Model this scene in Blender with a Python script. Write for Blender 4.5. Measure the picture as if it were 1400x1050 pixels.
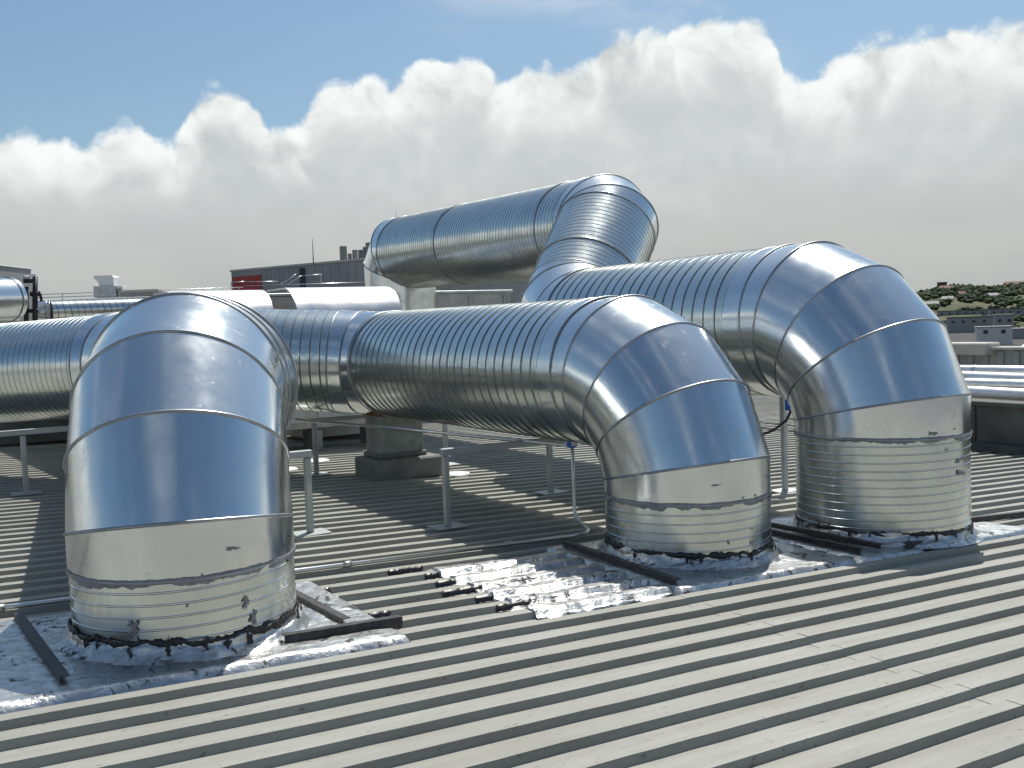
import bpy, bmesh, math, random
import numpy as np
from mathutils import Vector, Matrix, noise as mnoise
random.seed(7)
rng = np.random.default_rng(11)
R_ = math.radians
for o in list(bpy.data.objects):
    bpy.data.objects.remove(o)
scene = bpy.context.scene
col = scene.collection

# ------------------------------------------------------------------ camera
FPX = 1379.4
CAM = np.array([0.0, 0.0, 1.65])
F = np.array([0.51957, 0.85225, -0.06094]); RT = np.array([0.85216, -0.52207, -0.03572]); UP = np.array([0.06226, 0.03337, 0.99750])
cd = bpy.data.cameras.new('camera'); cam = bpy.data.objects.new('camera', cd); col.objects.link(cam)
cd.sensor_width = 36.0; cd.lens = 36.0 * FPX / 1400.0; cd.clip_end = 20000; cd.clip_start = 0.05
cam.matrix_world = Matrix(((RT[0], UP[0], -F[0], CAM[0]), (RT[1], UP[1], -F[1], CAM[1]), (RT[2], UP[2], -F[2], CAM[2]), (0, 0, 0, 1)))
scene.camera = cam

# ------------------------------------------------------------------ light
SUN_AZ, SUN_EL = 50.0, 59.0           # azimuth from +Y towards +X
wd = bpy.data.worlds.new('World'); scene.world = wd; wd.use_nodes = True
def build_world():
    nt = wd.node_tree; nt.nodes.clear(); N = nt.nodes.new; L = nt.links.new
    def math_(op, a, b=None, c=None, clamp=False):
        n = N('ShaderNodeMath'); n.operation = op; n.use_clamp = clamp
        for i, v in enumerate((a, b, c)):
            if v is None: continue
            if isinstance(v, (int, float)): n.inputs[i].default_value = v
            else: L(v, n.inputs[i])
        return n.outputs[0]
    def smooth(v, lo, hi, tolo=0.0, tohi=1.0):
        n = N('ShaderNodeMapRange'); n.interpolation_type = 'SMOOTHSTEP'
        L(v, n.inputs[0]); n.inputs[1].default_value = lo; n.inputs[2].default_value = hi
        n.inputs[3].default_value = tolo; n.inputs[4].default_value = tohi
        return n.outputs[0]
    def vscale(v, s, off=None):
        n = N('ShaderNodeVectorMath'); n.operation = 'MULTIPLY'; L(v, n.inputs[0]); n.inputs[1].default_value = s
        if off is None: return n.outputs[0]
        m = N('ShaderNodeVectorMath'); m.operation = 'ADD'; L(n.outputs[0], m.inputs[0]); m.inputs[1].default_value = off
        return m.outputs[0]
    def fbm(v, scale, detail, rough=0.55, dist=0.0):
        n = N('ShaderNodeTexNoise'); L(v, n.inputs['Vector']); n.inputs['Scale'].default_value = scale
        n.inputs['Detail'].default_value = detail; n.inputs['Roughness'].default_value = rough; n.inputs['Distortion'].default_value = dist
        return n.outputs[0]
    def mixc(f, a, b):
        n = N('ShaderNodeMix'); n.data_type = 'RGBA'
        if isinstance(f, (int, float)): n.inputs[0].default_value = f
        else: L(f, n.inputs[0])
        for i, v in ((6, a), (7, b)):
            if isinstance(v, tuple): n.inputs[i].default_value = (*v, 1)
            else: L(v, n.inputs[i])
        return n.outputs[2]
    tc = N('ShaderNodeTexCoord'); D = tc.outputs['Generated']
    sp = N('ShaderNodeSeparateXYZ'); L(D, sp.inputs[0]); x, y, z = sp.outputs
    az = math_('MULTIPLY', math_('ARCTAN2', x, y), 180 / math.pi)
    el = math_('MULTIPLY', math_('ARCSINE', z), 180 / math.pi)
    # top of the cumulus bank against azimuth (degrees)
    tops = [(-6, 9.6), (1, 9.0), (5.2, 9.4), (9.6, 10.5), (11.5, 11.2), (13.3, 10.4), (14.6, 11.9), (16, 12.3), (17.6, 11.9), (18.6, 11.1), (19.8, 11.3), (21.4, 12.4),
            (25, 13.6), (28.7, 14.4), (30.4, 14.3), (31.3, 13.5), (33, 14.0), (36.2, 14.2), (37.6, 15.3), (40.2, 15.7), (44, 15.7), (46.2, 15.0), (47.3, 12.7), (49.7, 13.1),
            (51.6, 13.8), (55, 14.3), (58.4, 13.8), (63, 12.5), (72, 11.5)]
    fc = N('ShaderNodeFloatCurve'); cv = fc.mapping.curves[0]
    a0, a1 = -10.0, 76.0
    L(math_('DIVIDE', math_('SUBTRACT', az, a0), a1 - a0, clamp=True), fc.inputs['Value'])
    pts = [((a - a0) / (a1 - a0), e / 20.0) for a, e in tops]
    cv.points[0].location = (0, 9.8 / 20); cv.points[1].location = (1, 11 / 20)
    for p in pts: cv.points.new(*p)
    fc.mapping.update()
    bnd = math_('MULTIPLY_ADD', fc.outputs[0], 20.0, .15)
    # billows: rounded puffs at three sizes; a second sample a little towards the sun gives light and shade
    def billow(v, fine=True):
        def puff(scale, w):
            n = fbm(v, scale, 0.0)
            return math_('MULTIPLY', math_('ABSOLUTE', math_('MULTIPLY_ADD', n, 2.0, -1.0)), w)
        t = math_('ADD', puff(8.5, .70), puff(19, .38))
        t = math_('ADD', t, puff(43, .17))
        if fine: t = math_('ADD', t, math_('MULTIPLY', fbm(v, 40, 5, .65), .42))
        return t
    wn = N('ShaderNodeTexNoise'); L(D, wn.inputs['Vector']); wn.inputs['Scale'].default_value = 11; wn.inputs['Detail'].default_value = 2
    wm = N('ShaderNodeVectorMath'); wm.operation = 'MULTIPLY_ADD'; L(wn.outputs['Color'], wm.inputs[0]); wm.inputs[1].default_value = (.05, .05, .05); L(D, wm.inputs[2])
    n0 = billow(wm.outputs[0])
    n1 = billow(vscale(wm.outputs[0], (1, 1, 1), (.006, .007, .016)), True)
    nn = math_('SUBTRACT', n0, .49)
    d0 = math_('ADD', math_('SUBTRACT', bnd, el), math_('MULTIPLY', nn, 3.4))
    mask = smooth(d0, -0.16, 0.55)
    relief = math_('SUBTRACT', n0, n1)
    depth = smooth(d0, 0.2, 5.0, 1.0, 0.0)
    big = fbm(D, 6.0, 3, .5)
    lit = math_('ADD', math_('MULTIPLY', math_('MULTIPLY', relief, 1.8), math_('MULTIPLY_ADD', depth, .75, .25)), math_('ADD', math_('MULTIPLY', depth, .55), math_('MULTIPLY', big, .6)))
    lit = smooth(lit, .08, 1.12)
    lit = math_('MULTIPLY', lit, smooth(el, 2.5, 9.0, .2, 1.0))
    ccol = mixc(lit, (.52, .55, .55), (.87, .90, .89))
    # hazy grey beige air low down
    hz = smooth(el, 0.5, 9.0, .92, 0.0)
    hcol = mixc(smooth(fbm(vscale(D, (1, 1, 3.5)), 6.0, 5, .55), .36, .66), (.43, .455, .445), (.49, .49, .465))
    ccol = mixc(hz, ccol, hcol)
    # thin scattered clouds above
    up = vscale(D, (1, 1, 1.8))
    w1 = fbm(up, 3.1, 5, .62, .4); w2 = fbm(vscale(D, (1, 1, 1), (3, 1, 2)), 1.4, 2, .5)
    wisp = math_('MULTIPLY', smooth(w1, .50, .72), smooth(w2, .42, .60))
    wisp = math_('MULTIPLY', wisp, smooth(el, 10, 22, .3, .7))
    sky = N('ShaderNodeTexSky'); sky.sky_type = 'NISHITA'; sky.sun_disc = False
    sky.sun_elevation = R_(SUN_EL); sky.sun_rotation = R_(SUN_AZ); sky.air_density = 1.0; sky.dust_density = 1.4; sky.ozone_density = 1.3
    wb = N('ShaderNodeMix'); wb.data_type = 'RGBA'; wb.blend_type = 'MULTIPLY'; wb.inputs[0].default_value = 1.0; L(sky.outputs[0], wb.inputs[6]); wb.inputs[7].default_value = (.87, 1.03, 1.06, 1)
    b1 = N('ShaderNodeBackground'); L(wb.outputs[2], b1.inputs[0]); b1.inputs[1].default_value = 0.085
    b2 = N('ShaderNodeBackground'); L(ccol, b2.inputs[0]); b2.inputs[1].default_value = 1.0
    b3 = N('ShaderNodeBackground'); b3.inputs[0].default_value = (.80, .84, .88, 1); b3.inputs[1].default_value = 0.9
    m1 = N('ShaderNodeMixShader'); L(wisp, m1.inputs[0]); L(b1.outputs[0], m1.inputs[1]); L(b3.outputs[0], m1.inputs[2])
    m2 = N('ShaderNodeMixShader'); L(mask, m2.inputs[0]); L(m1.outputs[0], m2.inputs[1]); L(b2.outputs[0], m2.inputs[2])
    out = N('ShaderNodeOutputWorld'); L(m2.outputs[0], out.inputs[0])
build_world()
sd = bpy.data.lights.new('sun', 'SUN'); sd.energy = 4.7; sd.angle = R_(0.53); sd.color = (1.0, .955, .88)
sun = bpy.data.objects.new('sun', sd); col.objects.link(sun); sun.location = (20, 20, 40)
sv = Vector((math.sin(R_(SUN_AZ)) * math.cos(R_(SUN_EL)), math.cos(R_(SUN_AZ)) * math.cos(R_(SUN_EL)), math.sin(R_(SUN_EL))))
sun.rotation_euler = sv.to_track_quat('Z', 'Y').to_euler()
scene.view_settings.view_transform = 'Standard'; scene.view_settings.look = 'None'
scene.view_settings.exposure = 0.12; scene.view_settings.gamma = 1.0; scene.view_settings.use_curve_mapping = False
scene.cycles.max_bounces = 8; scene.cycles.glossy_bounces = 4; scene.cycles.diffuse_bounces = 3
scene.render.resolution_x = 1024; scene.render.resolution_y = 768

# ------------------------------------------------------------------ materials
MAT = {}
def mat(name, base, rough=.5, metal=0.0, build=None, spec=None):
    m = bpy.data.materials.new(name); m.use_nodes = True; nt = m.node_tree
    b = nt.nodes['Principled BSDF']
    b.inputs['Base Color'].default_value = (*base, 1); b.inputs['Roughness'].default_value = rough; b.inputs['Metallic'].default_value = metal
    if spec is not None: b.inputs['Specular IOR Level'].default_value = spec
    if build: build(nt, b)
    MAT[name] = m
    return m
def tnoise(nt, scale, detail=4, rough=.55, coord='Object', sc=(1, 1, 1), dist=0.0):
    tc = nt.nodes.new('ShaderNodeTexCoord'); mp = nt.nodes.new('ShaderNodeMapping'); mp.inputs['Scale'].default_value = sc
    src = nt.nodes.new('ShaderNodeNewGeometry').outputs['Position'] if coord == 'World' else tc.outputs[coord]
    nt.links.new(src, mp.inputs[0])
    n = nt.nodes.new('ShaderNodeTexNoise'); nt.links.new(mp.outputs[0], n.inputs['Vector'])
    n.inputs['Scale'].default_value = scale; n.inputs['Detail'].default_value = detail; n.inputs['Roughness'].default_value = rough; n.inputs['Distortion'].default_value = dist
    return n.outputs[0]
def ramp(nt, v, stops):
    r = nt.nodes.new('ShaderNodeValToRGB'); nt.links.new(v, r.inputs[0])
    while len(r.color_ramp.elements) < len(stops): r.color_ramp.elements.new(.5)
    for e, (p, c) in zip(r.color_ramp.elements, stops):
        e.position = p; e.color = (*c, 1) if isinstance(c, tuple) else (c, c, c, 1)
    return r.outputs[0]
def mixn(nt, f, a, b, mode='MIX'):
    n = nt.nodes.new('ShaderNodeMix'); n.data_type = 'RGBA'; n.blend_type = mode
    for i, v in ((0, f), (6, a), (7, b)):
        if isinstance(v, (int, float)): n.inputs[i].default_value = v
        elif isinstance(v, tuple): n.inputs[i].default_value = (*v, 1)
        else: nt.links.new(v, n.inputs[i])
    return n.outputs[2]
def bump(nt, b, v, strength, dist=.01):
    n = nt.nodes.new('ShaderNodeBump'); n.inputs['Strength'].default_value = strength; n.inputs['Distance'].default_value = dist
    nt.links.new(v, n.inputs['Height'])
    if b.inputs['Normal'].links: nt.links.new(b.inputs['Normal'].links[0].from_socket, n.inputs['Normal'])
    nt.links.new(n.outputs[0], b.inputs['Normal'])
def galv(lo, hi, r0, r1, spangle=1.0, grime=.35):
    def f(nt, b):
        L = nt.links.new
        a = tnoise(nt, 4, 3, .6)
        c = ramp(nt, a, [(.3, lo), (.7, hi)])
        # chalky grime film and smears
        g = tnoise(nt, 9, 5, .7, dist=.6)
        gm = ramp(nt, g, [(.60, 0.0), (.72, 1.0)])
        c = mixn(nt, gm, c, mixn(nt, grime, c, (.36, .36, .34)))
        sc_ = ramp(nt, tnoise(nt, 26, 4, .7, sc=(1, 1, 2.2), dist=1.2), [(.62, 0.0), (.70, 1.0)])
        wh = ramp(nt, tnoise(nt, 1.7, 2, .5), [(.50, 0.0), (.64, .75)])
        sc_ = mixn(nt, 1.0, sc_, wh, 'MULTIPLY')
        c = mixn(nt, sc_, c, (.90, .90, .88))
        L(c, b.inputs['Base Color'])
        rr = ramp(nt, a, [(.3, r1), (.72, r0)])
        L(mixn(nt, sc_, mixn(nt, gm, rr, mixn(nt, .5, rr, (.5, .5, .5))), (.5, .5, .5)), b.inputs['Roughness'])
        bump(nt, b, tnoise(nt, 2.2, 1.5, .4), .34, .02)
    return f
mat('galvanised_smooth', (.7, .72, .75), .2, 1.0, galv((.70, .73, .745), (.81, .835, .84), .13, .25))
mat('galvanised_spiral', (.66, .69, .71), .25, 1.0, galv((.61, .65, .635), (.73, .765, .745), .18, .28, grime=.15))
mat('galvanised_dull', (.5, .53, .54), .45, 1.0, galv((.42, .45, .46), (.56, .58, .59), .38, .55))
mat('galvanised_seam', (.34, .36, .38), .4, 1.0, galv((.24, .26, .28), (.4, .42, .44), .3, .5))
mat('spiral_seam', (.2, .22, .22), .45, 1.0, galv((.13, .15, .15), (.24, .26, .26), .35, .5))
mat('steel_frame', (.42, .45, .46), .5, .6, galv((.36, .39, .40), (.47, .50, .50), .4, .6))
mat('sealant', (.25, .25, .27), .75, 0, lambda nt, b: (nt.links.new(ramp(nt, tnoise(nt, 22, 5, .6), [(.3, (.18, .18, .195)), (.7, (.30, .30, .315))]), b.inputs['Base Color'])))
def tar_(nt, b):
    nt.links.new(ramp(nt, tnoise(nt, 30, 5, .6), [(.35, (.010, .010, .012)), (.7, (.035, .034, .036))]), b.inputs['Base Color'])
    bump(nt, b, tnoise(nt, 45, 4, .6), .3, .006)
mat('tar', (.015, .015, .017), .42, 0, tar_)
mat('black_iron', (.03, .03, .033), .5, 0, lambda nt, b: (nt.links.new(ramp(nt, tnoise(nt, 18, 6, .65), [(.4, (.022, .022, .026)), (.72, (.075, .068, .062))]), b.inputs['Base Color'])))
def roofp(nt, b):
    L = nt.links.new; W = 'World'
    a = tnoise(nt, 1.1, 5, .62, W, (.35, 1, 1))
    c = ramp(nt, a, [(.30, (.258, .260, .228)), (.52, (.316, .319, .286)), (.75, (.360, .364, .332))])
    st = tnoise(nt, 15, 4, .65, W, (.05, 1, 1))
    c = mixn(nt, ramp(nt, st, [(.42, 0.0), (.68, .6)]), c, (.245, .235, .20))
    sp = tnoise(nt, 34, 3, .7, W, (.5, 1, 1))
    c = mixn(nt, ramp(nt, sp, [(.635, 0.0), (.69, .7)]), c, (.12, .113, .10))
    bl = tnoise(nt, .6, 5, .7, W, dist=.5)
    c = mixn(nt, ramp(nt, bl, [(.48, 0.0), (.70, .5)]), c, (.22, .215, .185))
    L(c, b.inputs['Base Color'])
    bump(nt, b, tnoise(nt, 12, 4, .7, W, (.4, 1, 1)), .42, .012)
mat('roof_paint', (.5, .49, .44), .62, 0, roofp, .35)
mat('roof_deck', (.2, .2, .2), .8)
def foil(nt, b):
    L = nt.links.new
    t = tnoise(nt, 6.5, 6, .72, dist=.9)
    k = ramp(nt, t, [(.555, 0.0), (.61, 1.0)])
    gr = tnoise(nt, 17, 6, .65)
    fc = ramp(nt, gr, [(.3, (.38, .395, .39)), (.62, (.64, .65, .645))])
    L(mixn(nt, k, fc, (.016, .016, .018)), b.inputs['Base Color'])
    L(mixn(nt, k, (.95, .95, .95), (0., 0., 0.)), b.inputs['Metallic'])
    L(mixn(nt, k, ramp(nt, gr, [(.3, .46), (.7, .26)]), (.5, .5, .5)), b.inputs['Roughness'])
    bump(nt, b, tnoise(nt, 11, 4, .55, dist=.5), .45, .025)
    bump(nt, b, tnoise(nt, 4, 2, .6), .4, .05)
mat('foil', (.75, .76, .77), .3, 1.0, foil)
mat('conduit', (.62, .64, .64), .32, 1.0)
mat('blue_plastic', (.02, .13, .52), .4)
mat('white_label', (.75, .76, .78), .5)
mat('brown_rust', (.23, .085, .03), .85, 0, lambda nt, b: nt.links.new(ramp(nt, tnoise(nt, 25, 5), [(.35, (.12, .05, .025)), (.7, (.36, .15, .05))]), b.inputs['Base Color']))
def weath(c0, c1, sc=2.5):
    def f(nt, b):
        nt.links.new(ramp(nt, tnoise(nt, sc, 7, .65), [(.32, c0), (.68, c1)]), b.inputs['Base Color'])
        bump(nt, b, tnoise(nt, sc * 12, 4), .15, .01)
    return f
mat('curb_paint', (.16, .17, .165), .75, 0, weath((.12, .13, .125), (.21, .22, .21), 5))
mat('curb_metal', (.25, .28, .27), .55, .5, weath((.20, .23, .22), (.33, .36, .345), 7))
mat('white_metal', (.82, .83, .83), .3, .0, weath((.78, .79, .79), (.86, .86, .86)))
mat('cream_panel', (.5, .48, .42), .6, 0, weath((.42, .40, .35), (.56, .54, .48)))
mat('grey_cladding', (.23, .24, .24), .65, 0, weath((.24, .25, .255), (.33, .335, .33), .8))
mat('parapet_cladding', (.3, .32, .32), .6, 0, weath((.27, .29, .295), (.34, .355, .355), .8))
mat('dark_wall', (.09, .095, .09), .75, 0, weath((.055, .06, .058), (.115, .12, .112), 1.5))
mat('red_panel', (.42, .03, .03), .55, 0, weath((.33, .02, .025), (.50, .05, .04), 1.2))
mat('dark_pipe', (.02, .02, .03), .5)
mat('lagging', (.8, .8, .79), .33, .85, galv((.70, .70, .69), (.84, .84, .83), .28, .42))
mat('plenum_metal', (.45, .44, .42), .5, .7, galv((.36, .35, .34), (.50, .49, .47), .4, .6))
mat('stack_concrete', (.22, .23, .23), .8, 0, weath((.17, .18, .18), (.26, .27, .27), 1))
mat('leaf', (.06, .09, .03), .8, 0, weath((.018, .036, .015), (.058, .088, .032), .03), .2)
mat('ground_land', (.09, .10, .05), .9, 0, weath((.04, .055, .022), (.13, .125, .07), .02), .2)
mat('town_ground', (.06, .06, .062), .9, 0, weath((.035, .038, .04), (.10, .10, .095), .02), .2)
for n_, c_ in (('wall_white', (.62, .61, .58)), ('wall_grey', (.30, .31, .31)), ('wall_ochre', (.42, .30, .20)), ('roof_dark', (.055, .058, .065)), ('roof_red', (.16, .085, .065)), ('roof_light', (.33, .33, .32)), ('window_dark', (.03, .035, .045)), ('brick_brown', (.16, .07, .055))):
    mat(n_, c_, .8 if n_ != 'window_dark' else .2)

# ------------------------------------------------------------------ helpers
SL = 0.03658
def zr(x): return -SL * x
def at(px, py, d): return CAM + d * (F + (px - 700) / FPX * RT - (py - 525) / FPX * UP)
def tag(o, label=None, cat=None, group=None, kind=None):
    if label: o['label'] = label
    if cat: o['category'] = cat
    if group: o['group'] = group
    if kind: o['kind'] = kind
    return o
def empty(name, loc, label=None, cat=None, group=None, kind=None):
    o = bpy.data.objects.new(name, None); col.objects.link(o); o.location = loc; o.empty_display_size = .1
    return tag(o, label, cat, group, kind)
def root_loc(p):
    v = Vector((0, 0, 0))
    while p is not None:
        v += p.location; p = p.parent
    return v
def mesh(name, verts, faces, m, parent=None, smooth=False, loc=None):
    """verts are in world space; the object keeps its origin at its parent's base (or at loc)"""
    me = bpy.data.meshes.new(name)
    base = np.array(root_loc(parent)) if parent is not None else np.array(loc if loc is not None else (0, 0, 0))
    v = np.asarray(verts, float) - base
    me.from_pydata(v.tolist(), [], [list(map(int, f)) for f in faces])
    if smooth is True: me.shade_smooth()
    elif smooth:
        me.shade_smooth()
        me.set_sharp_from_angle(angle=R_(smooth))
    me.materials.append(MAT[m] if isinstance(m, str) else m)
    o = bpy.data.objects.new(name, me); col.objects.link(o)
    if parent is not None: o.parent = parent
    elif loc is not None: o.location = loc
    return o
class MB:
    def __init__(s): s.v = []; s.f = []
    def add(s, v, f):
        n = len(s.v); s.v += [tuple(map(float, p)) for p in v]; s.f += [[i + n for i in q] for q in f]; return s
    def box(s, c, size, rz=0.0, bev=0.0, M=None):
        hx, hy, hz = [k / 2 for k in size]; b = min(bev, hx * .9, hy * .9, hz * .9)
        if b <= 0:
            v = [(x, y, z) for z in (-hz, hz) for x, y in ((-hx, -hy), (hx, -hy), (hx, hy), (-hx, hy))]
            f = [(3, 2, 1, 0), (4, 5, 6, 7), (0, 1, 5, 4), (1, 2, 6, 5), (2, 3, 7, 6), (3, 0, 4, 7)]
        else:
            def ring(ix, iy, z): 
                return [(-ix + b, -iy, z), (ix - b, -iy, z), (ix, -iy + b, z), (ix, iy - b, z), (ix - b, iy, z), (-ix + b, iy, z), (-ix, iy - b, z), (-ix, -iy + b, z)]
            v = ring(hx - b, hy - b, -hz) + ring(hx, hy, -hz + b) + ring(hx, hy, hz - b) + ring(hx - b, hy - b, hz)
            f = [list(range(7, -1, -1)), list(range(24, 32))]
            for k in range(3):
                for i in range(8): f.append((k * 8 + i, k * 8 + (i + 1) % 8, k * 8 + 8 + (i + 1) % 8, k * 8 + 8 + i))
        ca, sa = math.cos(rz), math.sin(rz)
        if M is None: v = [(c[0] + x * ca - y * sa, c[1] + x * sa + y * ca, c[2] + z) for x, y, z in v]
        else: v = [tuple(np.array(c) + M @ np.array(p)) for p in v]
        return s.add(v, f)
    def tube(s, pts, r, n=10, cap=True):
        pts = [np.array(p, float) for p in pts]
        d = [pts[min(i + 1, len(pts) - 1)] - pts[max(i - 1, 0)] for i in range(len(pts))]
        d = [q / np.linalg.norm(q) for q in d]
        u = np.cross(d[0], (0, 0, 1.0)); u = u if np.linalg.norm(u) > .05 else np.cross(d[0], (1.0, 0, 0)); u /= np.linalg.norm(u)
        v = []; f = []
        for i, (p, q) in enumerate(zip(pts, d)):
            u = u - (u @ q) * q; u /= np.linalg.norm(u); w = np.cross(q, u); rr = r[i] if isinstance(r, (list, tuple)) else r
            v += [p + rr * (math.cos(2 * math.pi * k / n) * u + math.sin(2 * math.pi * k / n) * w) for k in range(n)]
        for i in range(len(pts) - 1):
            for k in range(n): f.append((i * n + k, i * n + (k + 1) % n, i * n + n + (k + 1) % n, i * n + n + k))
        if cap: f += [list(range(n - 1, -1, -1)), list(range((len(pts) - 1) * n, len(pts) * n))]
        return s.add(v, f)
    def beam(s, a, b, w, h, bev=.004):
        a = np.array(a, float); b = np.array(b, float); d = b - a; Ln = np.linalg.norm(d); d /= Ln
        y = np.cross((0, 0, 1.0), d); y = y / np.linalg.norm(y) if np.linalg.norm(y) > .05 else np.array((0, 1.0, 0)); z = np.cross(d, y)
        return s.box((a + b) / 2, (Ln, w, h), bev=bev, M=np.array([d, y, z]).T)
    def build(s, name, m, parent=None, smooth=False, loc=None): return mesh(name, s.v, s.f, m, parent, smooth, loc)
def fbm(p, sc=1.0, o=4):
    return mnoise.fractal(Vector((p[0] * sc, p[1] * sc, p[2] * sc)), 1.0, 2.0, o)

# ------------------------------------------------------------------ roof (structure) : trapezoidal panels in two lapped lengths
PITCH, RIBH, TOPW, SIDE = .25, .041, .084, .010
roof_rot = math.atan(SL)
deck = MB().box((8.0, 14.0, -.09), (48, 56, .10)).build('roof_deck', 'roof_deck'); deck.rotation_euler = (0, roof_rot, 0); tag(deck, kind='structure')
PER = 3
LAPX = 4.22
def panel_mesh(x0, x1, fine, name, dz=0.0, sd=0.0):
    prof = []
    pan = PITCH - TOPW - 2 * SIDE
    y = 0
    for k in range(PER):
        prof += [(y, 0), (y + pan * .5, 0), (y + pan, 0), (y + pan + SIDE, RIBH), (y + pan + SIDE + TOPW * .5, RIBH + .0012), (y + pan + SIDE + TOPW, RIBH)]
        y += PITCH
    prof += [(y + .004, .0005)]
    nx = max(2, int((x1 - x0) / fine))
    xs = np.linspace(x0, x1, nx + 1)
    v = []; f = []
    for j, x in enumerate(xs):
        for (yy, zz) in prof:
            n = mnoise.noise(Vector((x * 1.3, yy * 6, 3.1 + sd))); n2 = mnoise.noise(Vector((x * 6.0, yy * 14, 1.7 + sd)))
            lp = math.exp(-((x - LAPX - .12) / .16) ** 2) if dz else 0.0
            n3 = mnoise.noise(Vector((x * 17.0, yy * 23, 4.4 + sd)))
            v.append((x, yy + .0045 * n + .0012 * n2 + .003 * lp * n3, zz + .0018 * n + .0012 * n2 + dz + .004 * lp * abs(n3)))
    m = len(prof)
    for j in range(nx):
        for i in range(m - 1): f.append((j * m + i, (j + 1) * m + i, (j + 1) * m + i + 1, j * m + i + 1))
    me = bpy.data.meshes.new(name); me.from_pydata(v, [], f); me.materials.append(MAT['roof_paint'])
    return me
pm_low = [panel_mesh(-10.0, LAPX + .10, .16, 'roof_panel', 0.0, q * 5.3) for q in range(5)]
pm_high = [panel_mesh(LAPX, 26.0, .16, 'roof_panel', .0015, q * 5.3) for q in range(5)]
for k in range(-6, 46):
    for lst in (pm_low, pm_high):
        o = bpy.data.objects.new('roof_panel', lst[(k * 3 + 20) % 5]); col.objects.link(o); o.parent = deck
        o.location = (0, k * PITCH * PER - .04, -.035)
# the building below the roof
bw = MB().box((8.0, 14.0, -6.9), (47, 55, 13.4)).build('building_wall', 'grey_cladding'); bw.rotation_euler = (0, roof_rot, 0); tag(bw, kind='structure')

def rib_z(y):
    t = ((y + .04) % PITCH); pan = PITCH - TOPW - 2 * SIDE
    return -.035 + (RIBH if pan <= t else 0.0)

# ------------------------------------------------------------------ ducts
NS = 96
def unit(v): v = np.array(v, float); return v / np.linalg.norm(v)
def frames(path):
    P = [np.array(p, float) for p in path]
    D = [unit(P[i + 1] - P[i]) for i in range(len(P) - 1)]
    U = []
    u = np.cross(D[0], (1.0, 0.2, 0)); u /= np.linalg.norm(u)
    for i, d in enumerate(D):
        if i:
            q = Vector(D[i - 1]).rotation_difference(Vector(d)); u = np.array(q @ Vector(u))
        u = u - (u @ d) * d; u /= np.linalg.norm(u); U.append(u)
    Nn = [D[0]] + [unit(D[i - 1] + D[i]) for i in range(1, len(D))] + [D[-1]]
    return P, D, U, Nn
TH = np.linspace(0, 2 * math.pi, NS, endpoint=False)
def ring_on(p, d, u, n, r):
    w = np.cross(d, u)
    o = r * (np.outer(np.cos(TH), u) + np.outer(np.sin(TH), w))
    t = -(o @ n) / (d @ n)
    return p + o + np.outer(t, d)
def grid_faces(rows, n=NS):
    return [(j * n + k, j * n + (k + 1) % n, (j + 1) * n + (k + 1) % n, (j + 1) * n + k) for j in range(rows - 1) for k in range(n)]
def dent(V, axis_p, d, amp, sc):
    out = V.copy()
    for i, p in enumerate(V):
        r = p - axis_p; r = r - (r @ d) * d; rn = np.linalg.norm(r)
        out[i] = p + r / rn * amp * mnoise.noise(Vector(p * sc))
    return out
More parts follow.
